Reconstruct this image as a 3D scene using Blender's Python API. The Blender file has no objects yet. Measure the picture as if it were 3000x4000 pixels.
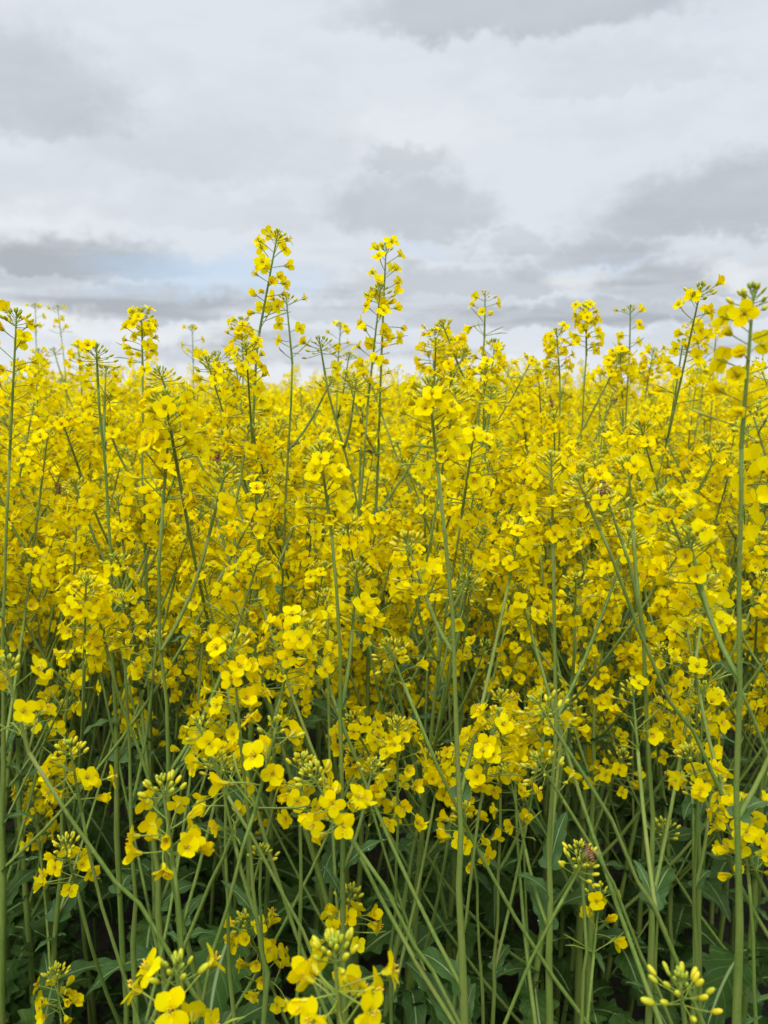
import bpy, math, random
import numpy as np
from mathutils import Vector, Matrix, Quaternion

R = math.radians
rng = random.Random(7)
sc = bpy.context.scene
COL = sc.collection

# ------------------------------------------------------------------ camera
H = 1.32
F = 3004.0
PITCH = math.atan(415 / F)
cam_d = bpy.data.cameras.new('camera')
cam = bpy.data.objects.new('camera', cam_d)
COL.objects.link(cam)
cam.location = (0, 0, H)
cam.rotation_euler = (math.pi / 2 - PITCH, 0, 0)
cam_d.sensor_fit = 'VERTICAL'
cam_d.sensor_height = 36
cam_d.sensor_width = 27
cam_d.lens = F / 4000 * 36
cam_d.clip_start = 0.03
cam_d.clip_end = 6000
cam_d.dof.use_dof = True
cam_d.dof.focus_distance = 0.78
cam_d.dof.aperture_fstop = 8.0
sc.camera = cam
PX = 3000 / 1659.0                      # measured picture units -> photograph pixels
cp, sp = math.cos(PITCH), math.sin(PITCH)


def at(x, y, d):
    """The point of the field at distance d (m, along +Y) seen at a measured spot."""
    u, v = (x - 829.5) * PX, (1106 - y) * PX
    yy, zz = F * cp + v * sp, -F * sp + v * cp
    k = d / yy
    return Vector((u * k, d, H + zz * k))


def proj(p):
    dx, dy, dz = p[0], p[1], p[2] - H
    dep = dy * cp - dz * sp
    up = dy * sp + dz * cp
    if dep < 0.02:
        return (-9999, -9999, dep)
    return (829.5 + F * dx / dep / PX, 1106 - F * up / dep / PX, dep)


# ------------------------------------------------------------------ materials
def new_mat(name):
    m = bpy.data.materials.new(name)
    m.use_nodes = True
    nt = m.node_tree
    nt.nodes.clear()
    return m, nt, nt.nodes, nt.links


def plant_mat(name, cols, rough=0.5, transl=0.0, tcol=None, nscale=80.0, spec=0.3, islands=False,
              stripe=None, hue=0.0, sheen=0.0, bump=0.0, leaf=False):
    """cols: two or three base colours mixed by noise and by a random value for each object / island."""
    m, nt, N, L = new_mat(name)
    out = N.new('ShaderNodeOutputMaterial')
    bs = N.new('ShaderNodeBsdfPrincipled')
    tc = N.new('ShaderNodeTexCoord')
    geo = N.new('ShaderNodeNewGeometry')
    oi = N.new('ShaderNodeObjectInfo')
    noi = N.new('ShaderNodeTexNoise')
    noi.inputs['Scale'].default_value = nscale
    noi.inputs['Detail'].default_value = 3
    L.new(geo.outputs['Position'], noi.inputs['Vector'])
    add = N.new('ShaderNodeMath'); add.operation = 'ADD'
    r1 = N.new('ShaderNodeMath'); r1.operation = 'MULTIPLY_ADD'
    L.new(noi.outputs['Fac'], r1.inputs[0]); r1.inputs[1].default_value = 1.1; r1.inputs[2].default_value = -0.35
    r2 = N.new('ShaderNodeMath'); r2.operation = 'MULTIPLY'
    L.new(oi.outputs['Random'], r2.inputs[0]); r2.inputs[1].default_value = 0.45
    L.new(r1.outputs[0], add.inputs[0]); L.new(r2.outputs[0], add.inputs[1])
    src = add.outputs[0]
    if islands:
        r3 = N.new('ShaderNodeMath'); r3.operation = 'MULTIPLY_ADD'
        L.new(geo.outputs['Random Per Island'], r3.inputs[0]); r3.inputs[1].default_value = 0.45
        L.new(src, r3.inputs[2])
        src = r3.outputs[0]
    ramp = N.new('ShaderNodeValToRGB')
    e = ramp.color_ramp.elements
    n = len(cols)
    e[0].position, e[0].color = 0.05, (*cols[0], 1)
    e[1].position, e[1].color = 0.95, (*cols[-1], 1)
    for i in range(1, n - 1):
        q = e.new(0.05 + 0.9 * i / (n - 1)); q.color = (*cols[i], 1)
    L.new(src, ramp.inputs['Fac'])
    col = ramp.outputs['Color']
    if leaf:
        uv = N.new('ShaderNodeUVMap')
        sep = N.new('ShaderNodeSeparateXYZ'); L.new(uv.outputs['UV'], sep.inputs[0])
        ab = N.new('ShaderNodeMath'); ab.operation = 'ABSOLUTE'
        s0 = N.new('ShaderNodeMath'); s0.operation = 'SUBTRACT'; s0.inputs[1].default_value = 0.5
        L.new(sep.outputs[0], s0.inputs[0]); L.new(s0.outputs[0], ab.inputs[0])
        mid = N.new('ShaderNodeMapRange'); mid.inputs[1].default_value = 0.012; mid.inputs[2].default_value = 0.04
        mid.inputs[3].default_value = 1; mid.inputs[4].default_value = 0
        L.new(ab.outputs[0], mid.inputs[0])
        # side veins run forward from the midrib
        vv = N.new('ShaderNodeMath'); vv.operation = 'MULTIPLY_ADD'
        L.new(ab.outputs[0], vv.inputs[0]); vv.inputs[1].default_value = -0.5
        L.new(sep.outputs[1], vv.inputs[2])
        vm = N.new('ShaderNodeMath'); vm.operation = 'MULTIPLY'; vm.inputs[1].default_value = 9.0
        L.new(vv.outputs[0], vm.inputs[0])
        fr = N.new('ShaderNodeMath'); fr.operation = 'PINGPONG'; fr.inputs[1].default_value = 0.5
        L.new(vm.outputs[0], fr.inputs[0])
        vr = N.new('ShaderNodeMapRange'); vr.inputs[1].default_value = 0.0; vr.inputs[2].default_value = 0.09
        vr.inputs[3].default_value = 0.22; vr.inputs[4].default_value = 0
        L.new(fr.outputs[0], vr.inputs[0])
        mx = N.new('ShaderNodeMath'); mx.operation = 'MAXIMUM'
        L.new(mid.outputs[0], mx.inputs[0]); L.new(vr.outputs[0], mx.inputs[1])
        mixv = N.new('ShaderNodeMixRGB'); L.new(mx.outputs[0], mixv.inputs['Fac'])
        L.new(col, mixv.inputs['Color1']); mixv.inputs['Color2'].default_value = (0.24, 0.33, 0.13, 1)
        col = mixv.outputs['Color']
    if stripe:
        # long faint ribs / blotches along a stem, drawn in object space
        st = N.new('ShaderNodeTexNoise'); st.inputs['Scale'].default_value = 1.0; st.inputs['Detail'].default_value = 4
        mp = N.new('ShaderNodeMapping'); mp.inputs['Scale'].default_value = (330, 330, 12)
        L.new(geo.outputs['Position'], mp.inputs['Vector']); L.new(mp.outputs[0], st.inputs['Vector'])
        mr = N.new('ShaderNodeMapRange'); mr.inputs[1].default_value = 0.4; mr.inputs[2].default_value = 0.75
        mr.inputs[3].default_value = 0; mr.inputs[4].default_value = 0.55
        L.new(st.outputs['Fac'], mr.inputs[0])
        mixs = N.new('ShaderNodeMixRGB'); L.new(mr.outputs[0], mixs.inputs['Fac'])
        L.new(col, mixs.inputs['Color1']); mixs.inputs['Color2'].default_value = (*stripe, 1)
        col = mixs.outputs['Color']
        bl = N.new('ShaderNodeTexNoise'); bl.inputs['Scale'].default_value = 9; bl.inputs['Detail'].default_value = 6; bl.inputs['Roughness'].default_value = 0.7
        L.new(geo.outputs['Position'], bl.inputs['Vector'])
        br = N.new('ShaderNodeMapRange'); br.inputs[1].default_value = 0.5; br.inputs[2].default_value = 0.72
        br.inputs[3].default_value = 0; br.inputs[4].default_value = 0.6
        L.new(bl.outputs['Fac'], br.inputs[0])
        mb = N.new('ShaderNodeMixRGB'); L.new(br.outputs[0], mb.inputs['Fac'])
        L.new(col, mb.inputs['Color1']); mb.inputs['Color2'].default_value = (0.20, 0.20, 0.055, 1)
        col = mb.outputs['Color']
    L.new(col, bs.inputs['Base Color'])
    bs.inputs['Roughness'].default_value = rough
    bs.inputs['Specular IOR Level'].default_value = spec
    if bump:
        bp = N.new('ShaderNodeBump'); bp.inputs['Strength'].default_value = bump; bp.inputs['Distance'].default_value = 0.002
        n2 = N.new('ShaderNodeTexNoise'); n2.inputs['Scale'].default_value = 260; L.new(geo.outputs['Position'], n2.inputs['Vector'])
        L.new(n2.outputs['Fac'], bp.inputs['Height']); L.new(bp.outputs[0], bs.inputs['Normal'])
    if transl > 0:
        tr = N.new('ShaderNodeBsdfTranslucent')
        if tcol:
            tr.inputs['Color'].default_value = (*tcol, 1)
        else:
            L.new(col, tr.inputs['Color'])
        mix = N.new('ShaderNodeMixShader'); mix.inputs['Fac'].default_value = transl
        L.new(bs.outputs[0], mix.inputs[1]); L.new(tr.outputs[0], mix.inputs[2])
        L.new(mix.outputs[0], out.inputs['Surface'])
    else:
        L.new(bs.outputs[0], out.inputs['Surface'])
    return m


M = {}
M['petal'] = plant_mat('petal', [(0.84, 0.59, 0.0), (0.92, 0.76, 0.0), (0.95, 0.86, 0.004)], rough=0.8, transl=0.5,
                       nscale=70, spec=0.0, islands=True)
M['anther'] = plant_mat('anther', [(0.62, 0.36, 0.01), (0.75, 0.55, 0.05)], rough=0.7, nscale=200)
M['bud'] = plant_mat('bud', [(0.30, 0.36, 0.02), (0.50, 0.50, 0.02), (0.66, 0.55, 0.015)], rough=0.45, nscale=60, islands=True, transl=0.12)
M['green_bud'] = plant_mat('green_bud', [(0.20, 0.28, 0.03), (0.36, 0.42, 0.035)], rough=0.45, nscale=60, islands=True)
M['stem'] = plant_mat('stem', [(0.095, 0.162, 0.026), (0.148, 0.218, 0.040), (0.215, 0.27, 0.060)], rough=0.5, nscale=18, spec=0.15,
                      stripe=(0.23, 0.31, 0.07), bump=0.25)
M['pedicel'] = plant_mat('pedicel', [(0.16, 0.23, 0.025), (0.28, 0.34, 0.04)], rough=0.5, nscale=60)
M['leaf'] = plant_mat('leaf', [(0.022, 0.056, 0.008), (0.036, 0.084, 0.013), (0.062, 0.118, 0.022)], rough=0.6, nscale=22,
                      transl=0.2, spec=0.12, bump=0.3, leaf=True)
M['upper_leaf'] = plant_mat('upper_leaf', [(0.036, 0.090, 0.020), (0.070, 0.135, 0.035)], rough=0.5, nscale=25, transl=0.2,
                            spec=0.2, bump=0.2, leaf=True)
M['canopy'] = plant_mat('canopy', [(0.16, 0.20, 0.01), (0.62, 0.46, 0.004), (0.80, 0.60, 0.004)], rough=0.8, nscale=6)
m, nt, N, L = new_mat('water_drop')
out = N.new('ShaderNodeOutputMaterial'); bs = N.new('ShaderNodeBsdfPrincipled'); L.new(bs.outputs[0], out.inputs[0])
bs.inputs['Base Color'].default_value = (0.9, 0.95, 0.95, 1); bs.inputs['Roughness'].default_value = 0.03
bs.inputs['IOR'].default_value = 1.33; bs.inputs['Transmission Weight'].default_value = 0.7
M['water_drop'] = m
SLOTS = ['water_drop', 'petal', 'anther', 'bud', 'green_bud', 'stem', 'pedicel', 'leaf', 'upper_leaf', 'canopy']
SI = {k: i for i, k in enumerate(SLOTS)}


# ------------------------------------------------------------------ mesh buffers
class Buf:
    """verts, polygon loops, loop counts, a material slot for each face, an optional uv for each vert"""

    def __init__(self):
        self.v, self.l, self.t, self.m, self.uv = [], [], [], [], []
        self.n = 0

    def add(self, verts, faces, mat, uv=None):
        verts = np.asarray(verts, dtype=np.float64)
        self.v.append(verts)
        self.uv.append(np.zeros((len(verts), 2)) if uv is None else np.asarray(uv))
        if faces:
            self.l.append(np.array([i for f in faces for i in f], dtype=np.int64) + self.n)
            self.t.append(np.array([len(f) for f in faces], dtype=np.int64))
            self.m.append(np.full(len(faces), SI[mat], dtype=np.int64))
        self.n += len(verts)

    def pack(self):
        if len(self.v) != 1:
            self.v = [np.concatenate(self.v)]; self.uv = [np.concatenate(self.uv)]
            self.l = [np.concatenate(self.l)]; self.t = [np.concatenate(self.t)]; self.m = [np.concatenate(self.m)]
        return self.v[0], self.l[0], self.t[0], self.m[0], self.uv[0]

    def put(self, other, mat4):
        v, l, t, m, uv = other.pack()
        A = np.array(mat4)
        self.v.append(v @ A[:3, :3].T + A[:3, 3])
        self.uv.append(uv); self.l.append(l + self.n); self.t.append(t); self.m.append(m)
        self.n += len(v)

    def mesh(self, name, uv=False):
        v, l, t, m, uvs = self.pack()
        me = bpy.data.meshes.new(name)
        me.vertices.add(len(v)); me.vertices.foreach_set('co', v.astype(np.float32).ravel())
        me.loops.add(len(l)); me.loops.foreach_set('vertex_index', l.astype(np.int32))
        me.polygons.add(len(t))
        st = np.concatenate([[0], np.cumsum(t)[:-1]])
        me.polygons.foreach_set('loop_start', st.astype(np.int32))
        me.polygons.foreach_set('use_smooth', np.ones(len(t), dtype=bool))
        used = sorted(set(m.tolist()))
        remap = np.zeros(len(SLOTS), dtype=np.int32)
        for i, s in enumerate(used):
            remap[s] = i
            me.materials.append(M[SLOTS[s]])
        me.polygons.foreach_set('material_index', remap[m])
        if uv:
            lay = me.uv_layers.new(name='UVMap')
            lay.data.foreach_set('uv', uvs[l].astype(np.float32).ravel())
        me.update(calc_edges=True)
        return me


def perp(t):
    a = Vector((0, 0, 1)) if abs(t.z) < 0.9 else Vector((1, 0, 0))
    n = t.cross(a); n.normalize()
    return n


def tube(buf, pts, radii, sides, mat, cap=True):
    pts = [Vector(p) for p in pts]
    n = len(pts)
    vs, fs = [], []
    t0 = (pts[1] - pts[0]).normalized()
    nx = perp(t0)
    for i in range(n):
        t = (pts[min(i + 1, n - 1)] - pts[max(i - 1, 0)]).normalized()
        nx = (nx - t * nx.dot(t)).normalized()
        by = t.cross(nx)
        for k in range(sides):
            a = 2 * math.pi * k / sides
            vs.append(pts[i] + (nx * math.cos(a) + by * math.sin(a)) * radii[i])
    for i in range(n - 1):
        for k in range(sides):
            k2 = (k + 1) % sides
            fs.append((i * sides + k, i * sides + k2, (i + 1) * sides + k2, (i + 1) * sides + k))
    if cap:
        fs.append(tuple((n - 1) * sides + k for k in range(sides)))
    buf.add([tuple(v) for v in vs], fs, mat)


def ellipsoid(buf, M4, rx, rz, sides, rings, mat, tip=0.0):
    """A closed spindle from z=0 to z=2*rz along local z."""
    vs, fs = [(0, 0, 0)], []
    for i in range(1, rings):
        a = math.pi * i / rings
        z = rz * (1 - math.cos(a)); r = rx * math.sin(a) ** 0.85 * (1 - tip * i / rings)
        for k in range(sides):
            b = 2 * math.pi * k / sides
            vs.append((r * math.cos(b), r * math.sin(b), z))
    vs.append((0, 0, 2 * rz))
    for k in range(sides):
        fs.append((0, 1 + (k + 1) % sides, 1 + k))
        for i in range(rings - 2):
            a0 = 1 + i * sides
            fs.append((a0 + k, a0 + (k + 1) % sides, a0 + sides + (k + 1) % sides, a0 + sides + k))
        a0 = 1 + (rings - 2) * sides
        fs.append((a0 + k, a0 + (k + 1) % sides, len(vs) - 1))
    A = np.array(M4)
    v = np.array(vs) @ A[:3, :3].T + A[:3, 3]
    buf.add(v, fs, mat)


def frame(o, z, spin=0.0):
    """A matrix at o whose local z points along z."""
    q = Vector((0, 0, 1)).rotation_difference(Vector(z).normalized())
    return Matrix.Translation(o) @ q.to_matrix().to_4x4() @ Matrix.Rotation(spin, 4, 'Z')


# ------------------------------------------------------------------ flowers
def petal(buf, M4, op, L, W, nu, nv, r, recurve=0.25, mat='petal'):
    """op: angle of the blade from the flower axis (radians)."""
    th0 = 0.12
    N = 24
    s = np.linspace(0, 1, N + 1)
    th = th0 + (op - th0) * np.clip((s - 0.20) / 0.20, 0, 1) ** 1.2 + recurve * np.clip((s - 0.6) / 0.4, 0, 1)
    dr, dz = np.sin(th) * L / N, np.cos(th) * L / N
    rr = np.concatenate([[0.0006], 0.0006 + np.cumsum(dr[:-1])])
    zz = np.concatenate([[0.0], np.cumsum(dz[:-1])])
    if nu <= 2:
        us = [0.26, 0.70, 1.0]
    elif nu == 3:
        us = [0.20, 0.52, 0.78, 0.99]
    else:
        us = [0.0, 0.24, 0.38, 0.50, 0.64, 0.78, 0.91, 1.0]
    cup, rip, ph, twist = r.uniform(-0.10, 0.16), r.uniform(0.0, 0.10), r.uniform(0, 6), r.uniform(-0.22, 0.22)
    vs, fs = [], []
    for u in us:
        if u <= 0.24:
            hw = 0.0009 + 0.0007 * u / 0.24
        else:
            t = (u - 0.24) / 0.76
            if t < 0.56:
                hw = W / 2 * (0.20 + 0.80 * math.sin(math.pi / 2 * t / 0.56) ** 1.05)
            else:
                hw = W / 2 * math.sqrt(max(0.05, 1 - ((t - 0.56) / (0.455 if nu > 3 else 0.50)) ** 2))
        i = u * N
        i0 = min(int(i), N - 1); f = i - i0
        rad = rr[i0] * (1 - f) + rr[i0 + 1] * f; ze = zz[i0] * (1 - f) + zz[i0 + 1] * f
        a = th[min(int(round(i)), N)]
        for j in range(nv + 1):
            x = -1 + 2 * j / nv
            y = x * hw
            # rounded outline: the rim bends back beside the middle line
            back = (0.07 * W * x * x) * max(0, (u - 0.55) / 0.45)
            off = cup * hw * (x * x) + rip * W * 0.35 * math.sin(3.1 * x + ph + 4 * u) * max(0, u - 0.35)
            off += twist * y * max(0, u - 0.3)
            px = rad - back * math.sin(a) - off * math.cos(a)
            pz = ze - back * math.cos(a) + off * math.sin(a)
            vs.append((px, y, pz))
    w = nv + 1
    for i in range(len(us) - 1):
        for j in range(nv):
            fs.append((i * w + j, i * w + j + 1, (i + 1) * w + j + 1, (i + 1) * w + j))
    A = np.array(M4)
    buf.add(np.array(vs) @ A[:3, :3].T + A[:3, 3], fs, mat)


def make_flower(lod, kind, r):
    """Pedicel from the origin along +z, flower at its end. lod 0 high, 1 medium, 2 low."""
    b = Buf()
    Lp = r.uniform(0.013, 0.025)
    bend = r.uniform(-0.35, 0.5)
    if kind == 'droop':
        bend = r.uniform(0.5, 1.1)
    pts = []
    x = z = 0.0
    n = [5, 3, 2][lod]
    pts.append((0, 0, 0))
    for i in range(n):
        a = bend * (i + 0.5) / n
        x += math.sin(a) * Lp / n; z += math.cos(a) * Lp / n
        pts.append((x, 0, z))
    tube(b, pts, [(0.00040 + 0.00022 * i / n) * (1.25 if lod == 2 else 1) for i in range(n + 1)], [5, 4, 3][lod], 'pedicel', cap=False)
    ax = Vector((math.sin(bend), 0, math.cos(bend)))
    fl = frame(Vector(pts[-1]), ax, r.uniform(0, 6.28))
    nu, nv = [(7, 4), (3, 2), (2, 1)][lod]
    L, W = r.uniform(0.0118, 0.0150), r.uniform(0.0080, 0.0104)
    base = {'open': r.uniform(1.15, 1.5), 'half': r.uniform(0.5, 0.85), 'funnel': r.uniform(0.12, 0.32), 'droop': r.uniform(0.5, 1.3),
            'flat': r.uniform(1.42, 1.68)}[kind]
    if kind in ('funnel',):
        W *= 0.85
    pair = r.uniform(-0.22, 0.22)
    for k in range(4):
        ang = k * math.pi / 2 + (pair if k % 2 else -pair) + r.uniform(-0.1, 0.1)
        o = base + r.uniform(-0.22, 0.22)
        if kind == 'droop':
            o += r.uniform(-0.4, 0.5)
        petal(b, fl @ Matrix.Rotation(ang, 4, 'Z'), o, L * r.uniform(0.92, 1.06), W * r.uniform(0.9, 1.08), nu, nv, r,
              recurve=r.uniform(-0.1, 0.45))
    # sepals
    if lod < 2:
        for k in range(4):
            Ms = fl @ Matrix.Rotation(k * math.pi / 2 + 0.78, 4, 'Z')
            a = r.uniform(0.25, 0.6); l = 0.0065
            w = 0.0011
            v = []
            for s, hw in ((0, 0.5), (0.5, 1.0), (1, 0.25)):
                rad = 0.001 + l * s * math.sin(a); ze = l * s * math.cos(a)
                v += [(rad, -w * hw, ze), (rad + 0.0003, w * hw, ze)]
            A = np.array(Ms)
            b.add(np.array(v) @ A[:3, :3].T + A[:3, 3], [(0, 1, 3, 2), (2, 3, 5, 4)], 'bud')
    if lod == 0:
        for k in range(6):
            a = k * math.pi / 3 + r.uniform(-0.2, 0.2)
            l = r.uniform(0.0055, 0.0078); sp_ = r.uniform(0.12, 0.3)
            d = Vector((math.cos(a) * math.sin(sp_), math.sin(a) * math.sin(sp_), math.cos(sp_)))
            p0 = fl @ Vector((0.0007 * math.cos(a), 0.0007 * math.sin(a), 0.001)); p1 = fl @ (d * l)
            tube(b, [p0, p1], [0.00022, 0.0002], 3, 'bud', cap=False)
            ellipsoid(b, frame(p1, (fl.to_3x3() @ d)), 0.00055, 0.0011, 4, 3, 'anther')
        ellipsoid(b, fl, 0.0007, 0.0036, 5, 4, 'green_bud')
    elif lod == 1:
        ellipsoid(b, fl @ Matrix.Translation((0, 0, 0.002)), 0.0015, 0.0026, 5, 3, 'anther')
    return b, fl


KINDS = ['flat', 'open', 'open', 'flat', 'open', 'half', 'half', 'funnel', 'funnel', 'droop', 'droop', 'open', 'flat', 'half']
flowers = []        # per variant: kind, [bufs for lod 0..2], mesh, flower frame
for i, k in enumerate(KINDS):
    bs = []
    for lod in (0, 1, 2):
        r = random.Random(100 + i)
        bs.append(make_flower(lod, k, r))
    flowers.append(dict(kind=k, buf=[x[0] for x in bs], fl=bs[0][1], mesh=bs[0][0].mesh('flower')))
BYKIND = {}
for i, k in enumerate(KINDS):
    BYKIND.setdefault(k, []).append(i)


def bud_geo(b, Lr, n, lod, r, spread=1.0, yellow=0.5, size=1.0):
    ga = 2.39996
    for i in range(n):
        f = i / max(1, n - 1)            # 0 innermost (top), 1 outermost
        a = i * ga + r.uniform(-0.2, 0.2)
        pol = 0.10 + (f ** 0.7) * 1.25 * spread + r.uniform(-0.1, 0.1)
        L = (0.002 + 0.0115 * f ** 1.1) * r.uniform(0.85, 1.2) * spread * size
        d = Vector((math.sin(pol) * math.cos(a), math.sin(pol) * math.sin(a), math.cos(pol)))
        p0 = Vector((0, 0, Lr - 0.012 * f * spread * size))
        p1 = p0 + d * L
        if lod < 2:
            tube(b, [p0, p0 + d * L * 0.5 + Vector((0, 0, -0.0005)), p1] if lod == 0 else [p0, p1], [0.00040] * (3 if lod == 0 else 2), 4 if lod == 0 else 3,
                 'pedicel', cap=False)
        d2 = (d + Vector((0, 0, 0.45))).normalized()
        big = (0.5 + 0.5 * f) * r.uniform(0.85, 1.15) * size
        mat = 'bud' if f > 1 - yellow or r.random() < 0.15 else 'green_bud'
        ellipsoid(b, frame(p1, d2), 0.00185 * big, 0.0036 * big, [6, 5, 4][lod], [5, 4, 2][lod], mat, tip=0.15)


def make_head(kind, r):
    """Description of one flower head: rachis along +z from the origin."""
    h = dict(kind=kind, fl=[], pods=[], seed=r.random())
    if kind == 'tight':
        Lr, n, z0, nb = r.uniform(0.075, 0.12), r.randint(24, 31), 0.004, r.randint(16, 24)
    elif kind == 'long':
        Lr, n, z0, nb = r.uniform(0.12, 0.16), r.randint(17, 22), 0.02, r.randint(14, 22)
    elif kind == 'sparse':
        Lr, n, z0, nb = r.uniform(0.07, 0.10), r.randint(6, 9), 0.02, r.randint(10, 16)
    elif kind == 'buds':
        Lr, n, z0, nb = r.uniform(0.035, 0.05), r.randint(1, 4), 0.006, r.randint(22, 30)
    elif kind == 'ring':
        Lr, n, z0, nb = r.uniform(0.055, 0.065), r.randint(12, 15), 0.008, r.randint(18, 24)
    elif kind == 'crown':
        Lr, n, z0, nb = r.uniform(0.10, 0.12), 16, 0.01, r.randint(16, 20)
    elif kind == 'budonly':
        Lr, n, z0, nb = r.uniform(0.03, 0.04), 0, 0.0, r.randint(20, 26)
    h.update(Lr=Lr, nb=nb, bspread={'buds': 1.35, 'budonly': 1.1}.get(kind, r.uniform(0.8, 1.1)),
             byellow=r.uniform(0.5, 0.85), bsize=r.uniform(0.95, 1.2))
    for i in range(n):
        f = (i + r.uniform(-0.3, 0.3)) / max(1, n - 1)          # 0 bottom .. 1 top
        f = min(1, max(0, f))
        if kind == 'tight':
            f = f ** 0.8
        z = z0 + (Lr - 0.014 - z0) * f
        a = i * 2.39996 + r.uniform(-0.4, 0.4)
        pol = (1.5 - 0.6 * f) + r.uniform(-0.22, 0.22)
        if kind == 'ring':
            z = Lr * r.uniform(0.08, 0.62); pol = r.uniform(1.05, 1.75); f = max(f, r.random())
        if kind == 'crown':
            z = Lr * (0.12 + 0.66 * f); pol = r.uniform(1.0, 1.5)
        p = r.random()
        if f > 0.45:
            k = 'flat' if p < 0.34 else 'open' if p < 0.78 else 'half' if p < 0.93 else 'funnel'
        else:
            k = 'flat' if p < 0.15 else 'open' if p < 0.45 else 'half' if p < 0.62 else 'funnel' if p < 0.86 else 'droop'
        d = Vector((math.sin(pol) * math.cos(a), math.sin(pol) * math.sin(a), math.cos(pol)))
        m = frame(Vector((0, 0, z)), d, r.uniform(0, 6.28)) @ Matrix.Scale(r.uniform(0.9, 1.12), 4)
        h['fl'].append((r.choice(BYKIND[k]), m))
    for i in range({'tight': 2, 'long': 4, 'sparse': 5, 'buds': 0, 'ring': 2, 'budonly': 0, 'crown': 3}[kind]):
        z = r.uniform(0.0, max(z0, 0.022))
        a = r.uniform(0, 6.28); pol = r.uniform(0.85, 1.4)
        d = Vector((math.sin(pol) * math.cos(a), math.sin(pol) * math.sin(a), math.cos(pol)))
        h['pods'].append((r.randrange(4), frame(Vector((0, 0, z)), d, r.uniform(0, 6.28))))
    return h


def pod_buf(lod, r):
    b = Buf()
    L1, L2 = r.uniform(0.012, 0.022), r.uniform(0.006, 0.028)
    c = r.uniform(0.2, 0.5)
    p = [Vector((0, 0, 0)), Vector((0.1 * L1, 0, L1)), Vector((0.1 * L1 + c * L2 * 0.4, 0, L1 + L2 * 0.6)), Vector((0.1 * L1 + c * L2, 0, L1 + L2))]
    if lod == 2:
        p = [p[0], p[-1]]
        tube(b, p, [0.0006, 0.0005], 3, 'pedicel')
    else:
        tube(b, p, [0.0005, 0.0006, 0.0009, 0.0003], 4 if lod else 5, 'pedicel')
    return b


pods = []
for i in range(4):
    bb = [pod_buf(l, random.Random(300 + i)) for l in (0, 1, 2)]
    pods.append((bb, bb[0].mesh('seed_pod')))


def rachis_buf(h, lod):
    b = Buf()
    Lr = h['Lr']
    n = [6, 4, 2][lod]
    tube(b, [(0, 0, -0.002 + (Lr + 0.001) * i / n) for i in range(n + 1)], [0.0017 - 0.0008 * i / n for i in range(n + 1)], [7, 5, 3][lod], 'stem')
    return b


def bud_buf(h, lod):
    b = Buf()
    bud_geo(b, h['Lr'], h['nb'] if lod < 2 else h['nb'] // 2, lod, random.Random(h['seed']), h['bspread'], h['byellow'], h['bsize'] * (1 if lod < 2 else 1.35))
    return b


heads = {}
for kind, cnt in (('tight', 7), ('long', 4), ('sparse', 3), ('buds', 3), ('ring', 3), ('budonly', 2), ('crown', 2)):
    heads[kind] = []
    for i in range(cnt):
        r = random.Random(sum(map(ord, kind)) * 7 + i)
        h = make_head(kind, r)
        h['rachis'] = rachis_buf(h, 0).mesh('flower_head')
        h['budmesh'] = bud_buf(h, 0).mesh('bud_cluster')
        for lod, key in ((1, 'mid'), (2, 'low')):
            b = Buf()
            b.put(rachis_buf(h, lod), Matrix()); b.put(bud_buf(h, lod), Matrix())
            for vi, m in h['fl']:
                if lod == 2 and random.Random(vi + len(b.v)).random() < 0.12:
                    continue
                b.put(flowers[vi]['buf'][lod], m @ Matrix.Scale(1.0 if lod == 1 else 1.08, 4))
            for vi, m in h['pods']:
                b.put(pods[vi][0][lod], m)
            h[key] = b
        h['midmesh'] = h['mid'].mesh('flower_head')
        heads[kind].append(h)


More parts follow.
